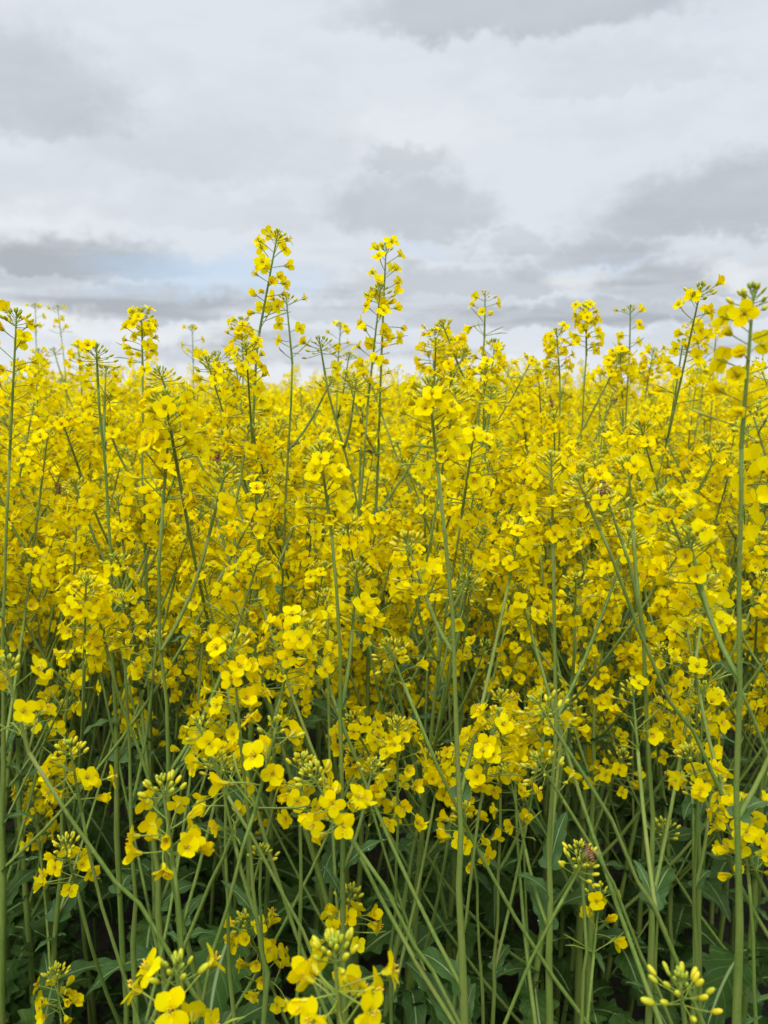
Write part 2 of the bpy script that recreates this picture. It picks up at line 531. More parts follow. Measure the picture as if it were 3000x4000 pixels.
# ------------------------------------------------------------------ leaves
def leaf_buf(kind, r, lod=0):
    """A leaf growing from the origin along +x, up is +z."""
    b = Buf()
    low = kind == 'low'
    L = r.uniform(0.16, 0.26) if low else r.uniform(0.07, 0.13)
    W = L * (r.uniform(0.32, 0.42) if low else r.uniform(0.20, 0.28))
    nu, nv = ((44, 6) if low else (26, 6)) if lod == 0 else (8, 2)
    arch = r.uniform(0.5, 1.3) if low else r.uniform(0.3, 1.2)
    a0 = r.uniform(0.5, 0.9)
    side = r.uniform(-0.3, 0.3)
    ph = [r.uniform(0, 6) for _ in range(5)]
    vs, uv, fs = [], [], []
    x = z = y = 0.0
    for i in range(nu + 1):
        u = i / nu
        a = a0 - arch * u * 1.4
        if i:
            x += math.cos(a) * L / nu; z += math.sin(a) * L / nu; y += side * L / nu * u
        if low:
            body = max(0, math.sin(math.pi * min(1, max(0, (u - 0.30) / 0.70)) ** 0.8)) ** 0.7
            lobe = 0.30 * max(0, math.sin(u * 34 + ph[0])) * (0.1 < u < 0.42)
            w = W * (0.5 * body + lobe) + 0.003
            teeth = 1 + 0.20 * math.sin(u * 52 + ph[1]) + 0.10 * math.sin(u * 23 + ph[4])
        else:
            body = (max(0, math.sin(math.pi * (0.10 + 0.90 * u) ** 0.75))) ** 0.8
            ear = 0.30 * math.exp(-((u - 0.05) / 0.06) ** 2)
            w = W * (0.5 * body + ear) + 0.0006
            teeth = 1 + 0.07 * math.sin(u * 40 + ph[1])
        for j in range(nv + 1):
            s = -1 + 2 * j / nv
            ww = w * (teeth if abs(s) > 0.9 else 1)
            fold = 0.22 * abs(s) * w
            wav = 0.26 * w * math.sin(u * 17 + ph[2] + (2 if s > 0 else 0)) * s * s
            nxz = (-math.sin(a), math.cos(a))
            off = fold + wav + (0.17 * w * math.sin(u * 31 + ph[3] + s * 4) * s * s if low else 0)
            vs.append((x + nxz[0] * off, y + s * ww, z + nxz[1] * off))
            uv.append((0.5 + 0.5 * s, u))
    w_ = nv + 1
    for i in range(nu):
        for j in range(nv):
            fs.append((i * w_ + j, (i + 1) * w_ + j, (i + 1) * w_ + j + 1, i * w_ + j + 1))
    b.add(vs, fs, 'leaf' if low else 'upper_leaf', uv)
    if lod == 0:
        # rain drops lying on the blade
        for q in range(r.choice([0, 1, 2, 3])):
            v = vs[r.randrange(3 * w_, len(vs) - w_)]
            rd = r.uniform(0.0005, 0.0012)
            ellipsoid(b, Matrix.Translation((v[0], v[1], v[2] - rd * 0.2)), rd, rd * 0.75, 7, 5, 'water_drop')
    return b


leaves = {k: [leaf_buf(k, random.Random(500 + i + (50 if k == 'low' else 0))).mesh('leaf', uv=True) for i in range(8)] for k in ('low', 'up')}
leaves_lo = [leaf_buf('low', random.Random(700 + i), 1) for i in range(4)]


# ------------------------------------------------------------------ objects
def ob(name, mesh, parent=None, mat=None):
    o = bpy.data.objects.new(name, mesh)
    COL.objects.link(o)
    if parent is not None:
        o.parent = parent
    if mat is not None:
        o.matrix_basis = mat
    return o


def thing(name, loc, label, cat, group=None):
    o = bpy.data.objects.new(name, None)
    COL.objects.link(o)
    o.empty_display_size = 0.05
    o.location = loc
    o['label'] = label; o['category'] = cat
    if group:
        o['group'] = group
    return o


def catmull(P, n):
    P = [Vector(p) for p in P]
    if len(P) < 3:
        return [P[0].lerp(P[-1], i / (n - 1)) for i in range(n)]
    Q = [P[0] * 2 - P[1]] + P + [P[-1] * 2 - P[-2]]
    cum = [0.0]
    for a, c in zip(P, P[1:]):
        cum.append(cum[-1] + (c - a).length)
    out = []
    for i in range(n):
        s = cum[-1] * i / (n - 1)
        k = 0
        while k < len(P) - 2 and s > cum[k + 1]:
            k += 1
        t = (s - cum[k]) / max(1e-9, cum[k + 1] - cum[k])
        a, b_, c, d = Q[k], Q[k + 1], Q[k + 2], Q[k + 3]
        out.append(0.5 * ((2 * b_) + (c - a) * t + (2 * a - 5 * b_ + 4 * c - d) * t * t + (3 * b_ - a - 3 * c + d) * t ** 3))
    return out


flower_pts = []       # (world position of a flower, axis) on the plants with separate flowers, for the bees


def put_head(root, base, h, p, d, near, spin, scale=1.0):
    m = frame(p - base, d, spin) @ Matrix.Scale(scale, 4)
    if near:
        o = ob('flower_head', h['rachis'], root, m)
        for vi, fm in h['fl']:
            ob('flower', flowers[vi]['mesh'], o, fm)
            w = Matrix.Translation(base) @ m @ fm @ flowers[vi]['fl']
            flower_pts.append((w.translation.copy(), (w.to_3x3() @ Vector((0, 0, 1))).normalized()))
        for vi, fm in h['pods']:
            ob('seed_pod', pods[vi][1], o, fm)
        ob('bud_cluster', h['budmesh'], o)
        if h['kind'] in ('buds', 'budonly'):
            w = Matrix.Translation(base) @ m
            flower_pts.append((w @ Vector((0, 0, h['Lr'] + 0.003)), (w.to_3x3() @ Vector((0, 0, 1))).normalized()))
    else:
        o = ob('flower_head', h['midmesh'], root, m)
    return o


def branch_pts(p0, phi, ang, L, r, n=7):
    rad = Vector((math.cos(phi), math.sin(phi), 0))
    d0 = rad * math.sin(ang + 0.25) + Vector((0, 0, math.cos(ang + 0.25)))
    d1 = rad * math.sin(ang - 0.12) + Vector((0, 0, math.cos(ang - 0.12)))
    p1 = p0 + d0 * L * 0.45
    p2 = p1 + d1 * L * 0.55
    side = Vector((-rad.y, rad.x, 0)) * r.uniform(-0.03, 0.03) * L
    return [p0 * (1 - t) ** 2 + (p1 + side) * 2 * t * (1 - t) + p2 * t * t for t in [i / (n - 1) for i in range(n)]]


def make_plant(path, r_base, r_top, label, group, near, r, head='tight', nbr=5, nleaf=5, phis=None, drop=(0.03, 0.34), head_scale=1.0,
               spin=None, hidx=None, tmin=0.45, thin=False):
    """path: ground to top of the stem, world space; the last piece carries the head."""
    base = Vector((path[0].x, path[0].y, 0.0))
    root = thing('rapeseed_plant', base, label, 'rapeseed plant', group)
    h = heads[head][hidx % len(heads[head])] if hidx is not None else r.choice(heads[head])
    # cut the stem where the head begins
    Lh = h['Lr'] * head_scale
    pts = catmull(path, 22)
    s = 0.0
    i = len(pts) - 1
    while i > 1 and s + (pts[i] - pts[i - 1]).length < Lh:
        s += (pts[i] - pts[i - 1]).length; i -= 1
    seg = (pts[i] - pts[i - 1]).length
    cut = pts[i].lerp(pts[i - 1], min(1, (Lh - s) / seg))
    apex = pts[-1]
    st = pts[:i] + [cut]
    n = len(st)
    b = Buf()
    rad = []
    for k in range(n):
        w_ = min(1, max(0, (k / (n - 1) - 0.45) / 0.45))
        rad.append(r_base * (1.06 - 0.12 * k / n) + (r_top - r_base) * (w_ * w_ * (3 - 2 * w_)) ** 0.75)
    for k in range(1, n - 2):
        st[k] = st[k] + Vector((r.gauss(0, 0.0011), r.gauss(0, 0.0011), 0))
    b_stem = b
    put_head(root, base, h, cut, (apex - cut).normalized(), near, r.uniform(0, 6.28) if spin is None else spin, head_scale)
    top_z = apex.z
    phi = r.uniform(0, 6.28)
    nodes = []
    for q in range(nbr):
        t = tmin + (0.93 - tmin) * (q + r.uniform(0.1, 0.9)) / max(1, nbr)
        k = min(n - 2, int(t * (n - 1)))
        p0 = st[k].lerp(st[k + 1], t * (n - 1) - k) if k + 1 < n else st[k]
        phi += 2.39996 + r.uniform(-0.5, 0.5)
        ph = phi if phis is None else r.choice(phis) + r.uniform(-0.5, 0.5)
        ang = r.uniform(0.30, 0.62)
        ztop = top_z - r.uniform(*drop)
        if ztop - p0.z < 0.08:
            ztop = p0.z + r.uniform(0.07, 0.15)
        L = min(0.5, (ztop - p0.z) / math.cos(ang))
        hk = r.choice(['tight', 'ring', 'sparse', 'ring', 'buds', 'sparse', 'tight'] if base.y < 0.8 else ['tight', 'tight', 'tight', 'ring', 'tight', 'ring', 'tight', 'long', 'tight', 'buds'])
        if L < 0.12:
            hk = r.choice(['budonly', 'ring', 'buds', 'ring'])
        hb = r.choice(heads[hk])
        L = max(0.05, L - hb['Lr'] * 0.7)
        bp = branch_pts(p0, ph, ang, L, r)
        rb = max(0.0019, rad[k] * 0.55)
        nodes.append(t)
        if thin:
            qx, qy, _ = proj(bp[-1])
            lim = 1500 if qx < 480 else 1660
            if qy > lim and r.random() < min(0.86, 0.25 + (qy - lim) / 220):
                continue
        bb = b if not near else Buf()
        off = base
        tube(bb, [p - off for p in bp], [rb + (0.0016 - rb) * (i / (len(bp) - 1)) for i in range(len(bp))], 7 if near else 4, 'stem')
        if near:
            ob('branch', bb.mesh('branch'), root)
        put_head(root, base, hb, bp[-1], (bp[-1] - bp[-2]).normalized(), near, r.uniform(0, 6.28), r.uniform(0.80, 0.98) if base.y < 1.0 else r.uniform(0.9, 1.1))
        if near or r.random() < 0.4:
            ml = Matrix.Translation(p0 - base) @ Matrix.Rotation(ph + r.uniform(-0.25, 0.25), 4, 'Z') @ Matrix.Scale(
                r.uniform(0.75, 1.2) * max(0.28, 1.1 - 1.7 * (t - 0.4)), 4)
            ob('leaf', r.choice(leaves['up']), root, ml)
    # the stem itself, a little swollen at each node
    sw = [rad[k] * (1 + 0.22 * max([math.exp(-((k / (n - 1) - t) * (n - 1) / 0.35) ** 2) for t in nodes] + [0])) for k in range(n)]
    tube(b, [p - base for p in st], sw, 9 if near else 5, 'stem')
    ob('stem', b.mesh('stem'), root)
    for q in range(3 if near else 0):
        t = r.uniform(0.36, 0.74)
        k = min(n - 2, int(t * (n - 1)))
        phi += 2.39996
        ml = Matrix.Translation(st[k] - base) @ Matrix.Rotation(phi, 4, 'Z') @ Matrix.Rotation(r.uniform(-0.5, 0.4), 4, 'Y') @ \
            Matrix.Scale(r.uniform(0.35, 0.85) * (1.25 - t), 4)
        ob('leaf', r.choice(leaves['up']), root, ml)
    for q in range(nleaf):
        t = r.uniform(0.04, 0.60)
        k = min(n - 2, int(t * (n - 1)))
        phi += 2.39996
        low = t < 0.5
        ml = Matrix.Translation(st[k] - base) @ Matrix.Rotation(phi + r.uniform(-0.4, 0.4), 4, 'Z') @ Matrix.Rotation(r.uniform(-0.1, 0.5), 4, 'Y') @ \
            Matrix.Scale(r.uniform(0.45, 0.85) if low else r.uniform(0.8, 1.2), 4)
        ob('leaf', r.choice(leaves['low' if low else 'up']), root, ml)
    return root


# ------------------------------------------------------------------ single plants read from the photograph
# (measured spots down the stem from the tip, distance, head kind, stem radius low/high, number of branches, label)
KEY = [
    # tips standing against the clouds
    ([(600, 503), (585, 580), (562, 680), (552, 800), (551, 950), (558, 1100), (550, 1281), (545, 1456)], 0.92, 'long', 5.0, 2.0, 4,
     'tallest rapeseed plant in the field, its loose spike of flowers highest against the clouds'),
    ([(618, 640), (630, 720), (632, 800), (624, 960), (616, 1100)], 1.02, 'sparse', 4.5, 1.8, 4,
     'rapeseed plant with a thin spike just below and beside the tallest spike'),
    ([(834, 532), (826, 640), (824, 760), (822, 850), (815, 1000)], 1.02, 'long', 4.6, 1.9, 4,
     'rapeseed plant with the second tallest spike, paired with a shorter one leaning on it'),
    ([(822, 622), (803, 700), (797, 830), (782, 1050), (770, 1200)], 0.98, 'long', 4.4, 1.8, 3,
     'rapeseed plant with the shorter of the two tall paired spikes, bending toward its twin'),
    ([(1048, 634), (1047, 700), (1045, 760), (1036, 900), (1030, 1000)], 1.2, 'sparse', 4.6, 1.8, 5,
     'rapeseed plant with a narrow spike rising alone behind a broad yellow clump at the skyline'),
    ([(1266, 660), (1268, 740), (1262, 830), (1258, 940)], 1.2, 'tight', 4.6, 1.8, 3,
     'rapeseed plant with a full round yellow top on a bare stem against grey cloud'),
    ([(1362, 664), (1361, 760), (1352, 880), (1347, 1010)], 1.3, 'sparse', 4.6, 1.7, 4,
     'rapeseed plant with a slender open spike and few flowers against grey cloud'),
    ([(1628, 628), (1612, 720), (1604, 800), (1602, 900), (1601, 1100), (1600, 1340), (1597, 1650), (1594, 1900), (1592, 2212)], 0.5, 'crown', 5.9, 2.0, 3,
     'big rapeseed plant with thick upright stem crossing the whole crop, large flowers at its tip'),
    ([(306, 672), (308, 760), (308, 850), (310, 1000), (312, 1120)], 1.05, 'tight', 4.4, 1.9, 4,
     'rapeseed plant with a dense square yellow top on a straight bare stem at the skyline'),
    ([(208, 752), (212, 850), (224, 1000), (236, 1150), (240, 1300)], 0.85, 'buds', 4.2, 1.9, 4,
     'rapeseed plant with a dark budded tip on a long bare stem before the yellow mass'),
    ([(415, 705), (418, 800), (417, 880), (416, 980)], 1.9, 'sparse', 4.4, 1.8, 3,
     'small slim rapeseed spike standing alone in a gap of the skyline'),
    ([(76, 658), (78, 740), (82, 840), (84, 950)], 2.2, 'sparse', 4.4, 1.8, 3,
     'blurred thin upright rapeseed spike, first of two neighbours in a white gap of cloud'),
    ([(124, 662), (134, 740), (142, 820), (146, 940)], 2.3, 'sparse', 4.4, 1.8, 3,
     'blurred slightly leaning rapeseed spike, second of two neighbours in a white gap of cloud'),
    ([(36, 678), (31, 780), (26, 880), (18, 1050), (10, 1250), (7, 1600), (4, 1900), (2, 2212)], 0.78, 'long', 5.6, 2.0, 3,
     'rapeseed plant with a long upright stem along the picture edge under a loose yellow spike'),
    ([(343, 800), (362, 860), (395, 930), (440, 1020), (470, 1120)], 0.88, 'buds', 4.2, 1.9, 3,
     'rapeseed plant with a green budded tip, its stem slanting down through the yellow mass'),
    ([(690, 735), (700, 800), (714, 870), (745, 985), (770, 1090)], 0.98, 'buds', 4.2, 1.8, 3,
     'rapeseed plant with dark buds on a stem curving down between tall spikes'),
    ([(736, 700), (731, 770), (728, 860), (724, 980)], 1.55, 'sparse', 4.2, 1.7, 3,
     'slim rapeseed spike standing between the two groups of tall spikes'),
    ([(940, 712), (938, 790), (930, 870), (925, 980)], 1.25, 'tight', 4.6, 1.9, 6,
     'rapeseed plant forming one side of the broad yellow clump at the skyline'),
    ([(985, 735), (975, 800), (962, 880), (955, 980)], 1.3, 'tight', 4.4, 1.8, 5,
     'rapeseed plant with green buds on top in the middle of the broad skyline clump'),
    ([(1202, 715), (1208, 790), (1210, 850), (1206, 980)], 1.25, 'tight', 4.4, 1.9, 5,
     'bushy rapeseed plant with budded dome beside the round yellow top'),
    ([(1475, 740), (1462, 830), (1445, 930), (1420, 1040), (1405, 1120)], 1.12, 'buds', 4.4, 1.8, 4,
     'rapeseed plant with a pointed budded tip on a bare stem tilted at the skyline'),
    ([(1412, 755), (1400, 820), (1388, 900), (1380, 1000)], 1.5, 'tight', 4.2, 1.8, 4,
     'rapeseed plant with a small leaning yellow top behind the slender open spike'),
    ([(1548, 700), (1543, 780), (1538, 850), (1530, 980)], 1.9, 'sparse', 4.4, 1.8, 4,
     'faint blurred rapeseed spike behind the big thick stemmed plant'),
    ([(1150, 775), (1128, 820), (1100, 870), (1070, 920), (1050, 990)], 1.3, 'sparse', 4.0, 1.7, 2,
     'rapeseed plant leaning strongly with a few yellow buds over a gap of sky'),
    ([(925, 826), (934, 890), (944, 1000), (957, 1106), (967, 1231), (979, 1370), (985, 1506), (990, 1800), (1000, 2212)], 0.62, 'tight', 6.0, 2.2, 3,
     'rapeseed plant whose one thick stem runs from a large skyline flower to the bottom'),
    ([(168, 740), (175, 800), (178, 880), (180, 1000)], 1.6, 'tight', 4.3, 1.8, 4,
     'rapeseed plant with a small budded yellow top before the white cloud gap'),
    ([(520, 690), (526, 760), (524, 850), (522, 960)], 1.3, 'tight', 4.3, 1.8, 5,
     'rapeseed plant with a bushy top crowding the foot of the tallest spike'),
    ([(465, 765), (485, 800), (505, 850), (520, 930)], 1.1, 'buds', 4.0, 1.8, 3,
     'rapeseed plant with a short leaning tip of dark separate buds near the tallest spike'),
    # heads inside the crop
    ([(690, 965), (697, 1030), (712, 1110), (726, 1256), (735, 1506), (739, 1750), (745, 2212)], 0.64, 'tight', 5.6, 2.0, 3,
     'rapeseed plant with a long straight stem below a budded head, mid crop'),
    ([(366, 920), (356, 1030), (341, 1290), (350, 1456), (362, 1651), (372, 1850), (387, 2000), (397, 2212)], 0.66, 'sparse', 5.4, 1.9, 3,
     'rapeseed plant with a bowed stem passing behind the lone lower ring of flowers'),
    ([(195, 1262), (212, 1310), (235, 1431), (265, 1531), (312, 1650), (340, 1760), (372, 1900)], 0.7, 'tight', 5.0, 2.0, 2,
     'rapeseed plant with paired bright flowers and a slanting stem above the dark gap'),
    ([(262, 1290), (268, 1400), (276, 1560), (285, 1800), (290, 2000), (294, 2212)], 0.74, 'sparse', 5.6, 2.0, 2,
     'rapeseed plant with a stout pale stem down the darkest part of the crop'),
    ([(350, 1690), (362, 1780), (375, 1860), (388, 1980), (398, 2212)], 0.55, 'ring', 4.6, 2.0, 0,
     'rapeseed plant with a complete ring of open flowers below green buds over dark leaves'),
    ([(722, 2045), (731, 2130), (735, 2212)], 0.43, 'ring', 4.6, 2.2, 0,
     'rapeseed plant with the large budded flower ring lowest at the centre edge of the picture'),
    ([(1468, 2118), (1474, 2170), (1480, 2212)], 0.44, 'budonly', 4.6, 2.2, 0,
     'rapeseed plant with a large cluster of plump yellow buds at the bottom of the picture'),
    ([(380, 2085), (388, 2150), (392, 2212)], 0.46, 'sparse', 4.4, 2.0, 0,
     'rapeseed plant with loose long buds and wide flowers cut by the bottom edge'),
    ([(122, 2095), (130, 2160), (132, 2212)], 0.82, 'ring', 4.2, 1.8, 0,
     'low rapeseed plant with a tiny head of four petalled flowers among dark leaves'),
    ([(1255, 1830), (1260, 1899), (1259, 2059), (1255, 2209)], 0.58, 'budonly', 4.2, 1.8, 1,
     'rapeseed plant with a bud cluster on which a bee sits, deep in the crop'),
    ([(757, 1925), (750, 1990), (746, 2080), (744, 2212)], 0.66, 'ring', 4.6, 1.9, 1,
     'rapeseed plant with a small flower ring before a straight stem low in the crop'),
    ([(655, 1640), (648, 1700), (648, 1800), (650, 1900), (645, 2109)], 0.6, 'ring', 4.6, 1.9, 1,
     'rapeseed plant with a green bud dome between two pairs of clear four petalled flowers'),
    ([(668, 1665), (690, 1719), (760, 1815), (830, 1914), (930, 2094), (990, 2212)], 0.54, 'ring', 3.8, 1.9, 0,
     'rapeseed plant with a slanting stem crossing behind straight stems from a pair of round flowers'),
    ([(1160, 1515), (1200, 1585), (1269, 1684), (1335, 1809), (1395, 1934), (1470, 2094)], 0.56, 'buds', 4.4, 1.9, 1,
     'rapeseed plant with a large fan of pale buds on a long diagonal stem'),
    ([(1250, 1040), (1284, 1126), (1339, 1241), (1389, 1386), (1429, 1481), (1494, 1591), (1560, 1720)], 0.6, 'buds', 4.0, 1.9, 1,
     'rapeseed plant with a spreading bud cluster on a diagonal stem bending toward the thick stem'),
    ([(1310, 1075), (1350, 1181), (1382, 1320), (1396, 1430), (1402, 1606), (1404, 1850), (1400, 2212)], 0.64, 'buds', 5.2, 2.0, 2,
     'rapeseed plant with a curving double shaded stem under a second spreading bud cluster'),
    ([(1432, 1075), (1450, 1116), (1485, 1231), (1530, 1341), (1595, 1476)], 0.56, 'tight', 3.4, 1.8, 0,
     'rapeseed plant leaning with a thin bare stem that ends against the thick stem'),
    ([(1190, 985), (1195, 1106), (1197, 1356), (1199, 1606), (1190, 1800), (1185, 2212)], 0.66, 'tight', 6.0, 2.1, 3,
     'rapeseed plant with a thick pale stem dropping straight from the densest flowers'),
    ([(10, 1430), (18, 1545), (85, 1659), (165, 1789), (225, 1874), (300, 1969), (375, 2074)], 0.52, 'sparse', 3.6, 1.9, 0,
     'rapeseed plant slanting from the picture edge across the dark lower gap'),
    ([(150, 1610), (170, 1720), (192, 1839), (235, 2009), (280, 2159)], 0.62, 'ring', 4.2, 1.9, 0,
     'rapeseed plant with a budded head above a single square flower at the dark gap'),
    ([(640, 1330), (610, 1500), (560, 1659), (515, 1770), (470, 1880), (420, 1990)], 0.64, 'tight', 4.0, 1.9, 1,
     'rapeseed plant slanting under a crowd of flowers toward the ring of open flowers'),
    ([(600, 1560), (560, 1730), (515, 1859), (460, 2059), (435, 2159)], 0.55, 'sparse', 4.0, 1.9, 0,
     'rapeseed plant with a stem slanting downward between crossing stems low in the crop'),
    ([(483, 1640), (488, 1760), (490, 1859), (495, 2059), (505, 2212)], 0.68, 'buds', 5.0, 2.0, 1,
     'rapeseed plant with one small bright flower under buds on an upright stem'),
    ([(500, 1380), (515, 1550), (530, 1709), (550, 1959), (574, 2084), (570, 2212)], 0.6, 'tight', 4.6, 1.9, 2,
     'rapeseed plant with a kinked stem below a thick knot of flowers'),
    ([(425, 1560), (460, 1660), (500, 1734), (575, 1859), (625, 1959), (675, 2069)], 0.58, 'sparse', 3.6, 1.8, 0,
     'rapeseed plant with a brownish slanting stem crossing three upright stems'),
    ([(858, 1560), (857, 1659), (860, 1784), (848, 2009), (846, 2184)], 0.7, 'tight', 4.6, 1.9, 2,
     'rapeseed plant with a single hooded flower over a thin upright stem'),
    ([(1075, 1540), (1050, 1660), (1020, 1859), (1004, 1984)], 0.64, 'tight', 3.6, 1.8, 0,
     'rapeseed plant leaning away from the long thick central stem near its middle'),
    ([(1082, 1500), (1081, 1659), (1080, 1859), (1070, 2059), (1064, 2209)], 0.74, 'tight', 4.8, 1.9, 2,
     'rapeseed plant with a plain upright stem among leaves between two thick stems'),
    ([(1160, 1640), (1220, 1734), (1310, 1884), (1385, 2054)], 0.62, 'buds', 3.6, 1.8, 0,
     'rapeseed plant with a thin diagonal stem below the large fan of buds'),
    ([(1262, 1860), (1235, 1905), (1190, 1990), (1150, 2069), (1100, 2184)], 0.57, 'budonly', 3.6, 1.8, 0,
     'rapeseed plant rising at a slant to the bud cluster with the bee'),
    ([(1600, 1730), (1612, 1830), (1622, 1960), (1630, 2212)], 0.6, 'tight', 4.6, 1.9, 3,
     'rapeseed plant with a knot of clear round flowers against the thick stem'),
    ([(1520, 1480), (1512, 1660), (1505, 1860), (1500, 2212)], 0.7, 'tight', 5.0, 1.9, 3,
     'rapeseed plant with an upright stem close beside the thick stem'),
    ([(860, 1470), (868, 1350), (872, 1500), (864, 1700)], 0.8, 'tight', 4.4, 1.9, 3,
     'rapeseed plant with flowers hanging over the middle of the dense crop'),
    ([(1435, 1780), (1425, 1870), (1420, 2000), (1418, 2212)], 0.72, 'budonly', 4.4, 1.8, 0,
     'rapeseed plant with a small pale bud tuft low between upright stems'),
    ([(565, 1835), (560, 1900), (566, 2000), (575, 2212)], 0.66, 'budonly', 3.8, 1.7, 0,
     'rapeseed plant with two small green bud tufts in the dark lower gap'),
    ([(1000, 1745), (1010, 1800), (1030, 1900), (1040, 2212)], 0.72, 'ring', 4.2, 1.8, 1,
     'rapeseed plant with orange shaded flowers halfway down the long thick central stem'),
]
KEY = [k for k in KEY if k[0][0][1] < k[0][1][1]]
key_xy = []
BACK = [0.3, 0.9, 1.5, 2.1, 2.8]           # branches of the front plants lean back into the crop
for i, (pts, d, head, rb, rt, nbr, label) in enumerate(KEY):
    r = random.Random(1000 + i)
    hi = pts[0][1] < 1000
    tilt = 0.0
    P = [at(x, y, d) for x, y in pts]
    P.reverse()
    low = P[0]
    # go on down to the ground the way the stem was heading, straightening up
    dirn = (P[0] - P[1]).normalized() if len(P) > 1 else Vector((0, 0, -1))
    k = low.z
    sl = Vector((dirn.x, dirn.y, 0)) / max(0.35, -dirn.z)
    g = Vector((low.x + sl.x * k * 0.85, low.y + r.uniform(0.0, 0.06), 0.0))
    mid = Vector((low.x + sl.x * k * 0.5, (low.y + g.y) / 2, k * 0.45))
    path = [g, mid] + P
    key_xy.append((g.x, g.y))
    make_plant(path, rb / 1220, rt / 1180, label, None, True, r, head, nbr=nbr + (1 if nbr else 0), head_scale=1.18 if d < 0.47 else 1.04 if d == 0.55 else 0.92, nleaf=6 if nbr else 4, phis=BACK if d < 0.9 else None,
               drop=(0.12, 0.42) if hi else (0.02, 0.25), tmin=0.5, thin=True)

# ------------------------------------------------------------------ the rest of the crop, plant by plant
def wide(y):
    return 0.50 * y + 0.10


spots = []
cell = 0.136
y = 0.60
while y < 4.4:
    x = -wide(y)
    while x < wide(y):
        spots.append((x + rng.uniform(-0.06, 0.06), y + rng.uniform(-0.06, 0.06)))
        x += cell
    y += cell
spots = [s for s in spots if s[1] > 0.84 or (rng.random() < 0.22 and s[1] > 0.68)]
spots = [s for s in spots if min((s[0] - k[0]) ** 2 + (s[1] - k[1]) ** 2 for k in key_xy) > 0.055 ** 2]
spots.sort(key=lambda s: s[1])
N_OBJ = 300 - len(KEY)
obj_spots, rest_spots = spots[:N_OBJ], spots[N_OBJ:]
D_OBJ = obj_spots[-1][1]
NEAR = 1.05


def top_height(x, y, r):
    z = 1.24 + 0.035 * min(1, max(0, (y - 0.9) / 0.6)) + r.gauss(0, 0.055)
    if r.random() < 0.11:
        z += r.uniform(0.05, 0.17)
    if r.random() > 0.015:
        z = min(z, H + 0.055 * y + r.uniform(-0.03, 0.01))
    if y < 0.8:
        z -= r.uniform(0.0, 0.12)
    return z


def random_path(x, y, z, r, lean=0.10):
    dx, dy = r.gauss(0, lean), r.gauss(0, lean)
    if y < 0.9:
        dy = abs(dy)
    return [Vector((x, y, 0)), Vector((x + dx * 0.25 + r.uniform(-.012, .012), y + dy * 0.25, z * 0.4)),
            Vector((x + dx * 0.6, y + dy * 0.6, z * 0.72)), Vector((x + dx, y + dy, z))]


for i, (x, y) in enumerate(obj_spots):
    r = random.Random(5000 + i)
    z = top_height(x, y, r)
    near = y < NEAR
    head = r.choice(['tight', 'tight', 'tight', 'long', 'ring', 'tight', 'tight', 'sparse', 'long', 'buds'])
    if y < 0.85:
        lab, grp = 'yellow flowering rapeseed plant standing in the outermost rows of the crop', 'rapeseed plants in the outermost rows'
    elif near:
        lab, grp = 'yellow flowering rapeseed plant crowded just behind the outermost rows of the crop', 'rapeseed plants behind the outermost rows'
    elif y < 1.7:
        lab, grp = 'yellow flowering rapeseed plant packed into the dense middle of the crop', 'rapeseed plants in the dense middle'
    else:
        lab, grp = 'softly blurred rapeseed plant in the farther rows under the skyline', 'rapeseed plants in the farther rows'
    make_plant(random_path(x, y, z, r), r.uniform(0.0034, 0.0050), 0.0016, lab, grp, near, r, head,
               nbr=r.randint(9, 12) if y < 1.6 else r.randint(7, 9), nleaf=r.randint(10, 12) if y < 1.9 else 3, phis=BACK if y < 0.7 else None,
               drop=(0.01, 0.50), tmin=0.34, thin=True)

# ------------------------------------------------------------------ the far crop: thousands of plants, one mass
protos = []
for i in range(10):
    r = random.Random(9000 + i)
    b = Buf()
    z = 1.23
    path = catmull(random_path(0, 0, z, r, 0.07), 6)
    tube(b, path, [0.005 - 0.003 * k / 5 for k in range(6)], 3, 'stem')
    b.put(r.choice(heads[r.choice(['tight', 'tight', 'long'])])['low'], frame(path[-1], (path[-1] - path[-2]).normalized()))
    phi = r.uniform(0, 6)
    for q in range(5):
        phi += 2.4
        t = 0.5 + 0.4 * q / 5
        p0 = path[0].lerp(path[-1], t)
        L = max(0.07, (z - r.uniform(0.03, 0.3) - p0.z)) / math.cos(0.5)
        bp = branch_pts(p0, phi, 0.5, L, r, 3)
        tube(b, bp, [0.0025, 0.002, 0.0016], 3, 'stem')
        b.put(r.choice(heads[r.choice(['tight', 'tight', 'ring', 'long'])])['low'], frame(bp[-1], (bp[-1] - bp[-2]).normalized()))
    for q in range(3):
        b.put(leaves_lo[q], Matrix.Translation(path[0].lerp(path[-1], 0.3 + 0.12 * q)) @ Matrix.Rotation(phi + q * 2, 4, 'Z') @ Matrix.Scale(0.7, 4))
    b.pack()
    protos.append(b)
# the same plants pared down to their tops for the distance
tops = []
for i in range(6):
    r = random.Random(9500 + i)
    b = Buf()
    for q in range(4):
        p0 = Vector((r.gauss(0, 0.10), r.gauss(0, 0.10), 0.5)); p1 = p0 + Vector((r.gauss(0, .04), r.gauss(0, .04), r.uniform(0.48, 0.66)))
        tube(b, [p0, p1], [0.004, 0.002], 3, 'stem')
        for w in range(9):
            u = Vector((r.gauss(0, 0.022), r.gauss(0, 0.022), r.uniform(-0.03, 0.06)))
            petal(b, frame(p1 + u, Vector((r.gauss(0, 1), r.gauss(0, 1), r.uniform(0.2, 1)))), 1.3, 0.03, 0.024, 2, 1, r)
    b.pack()
    tops.append(b)

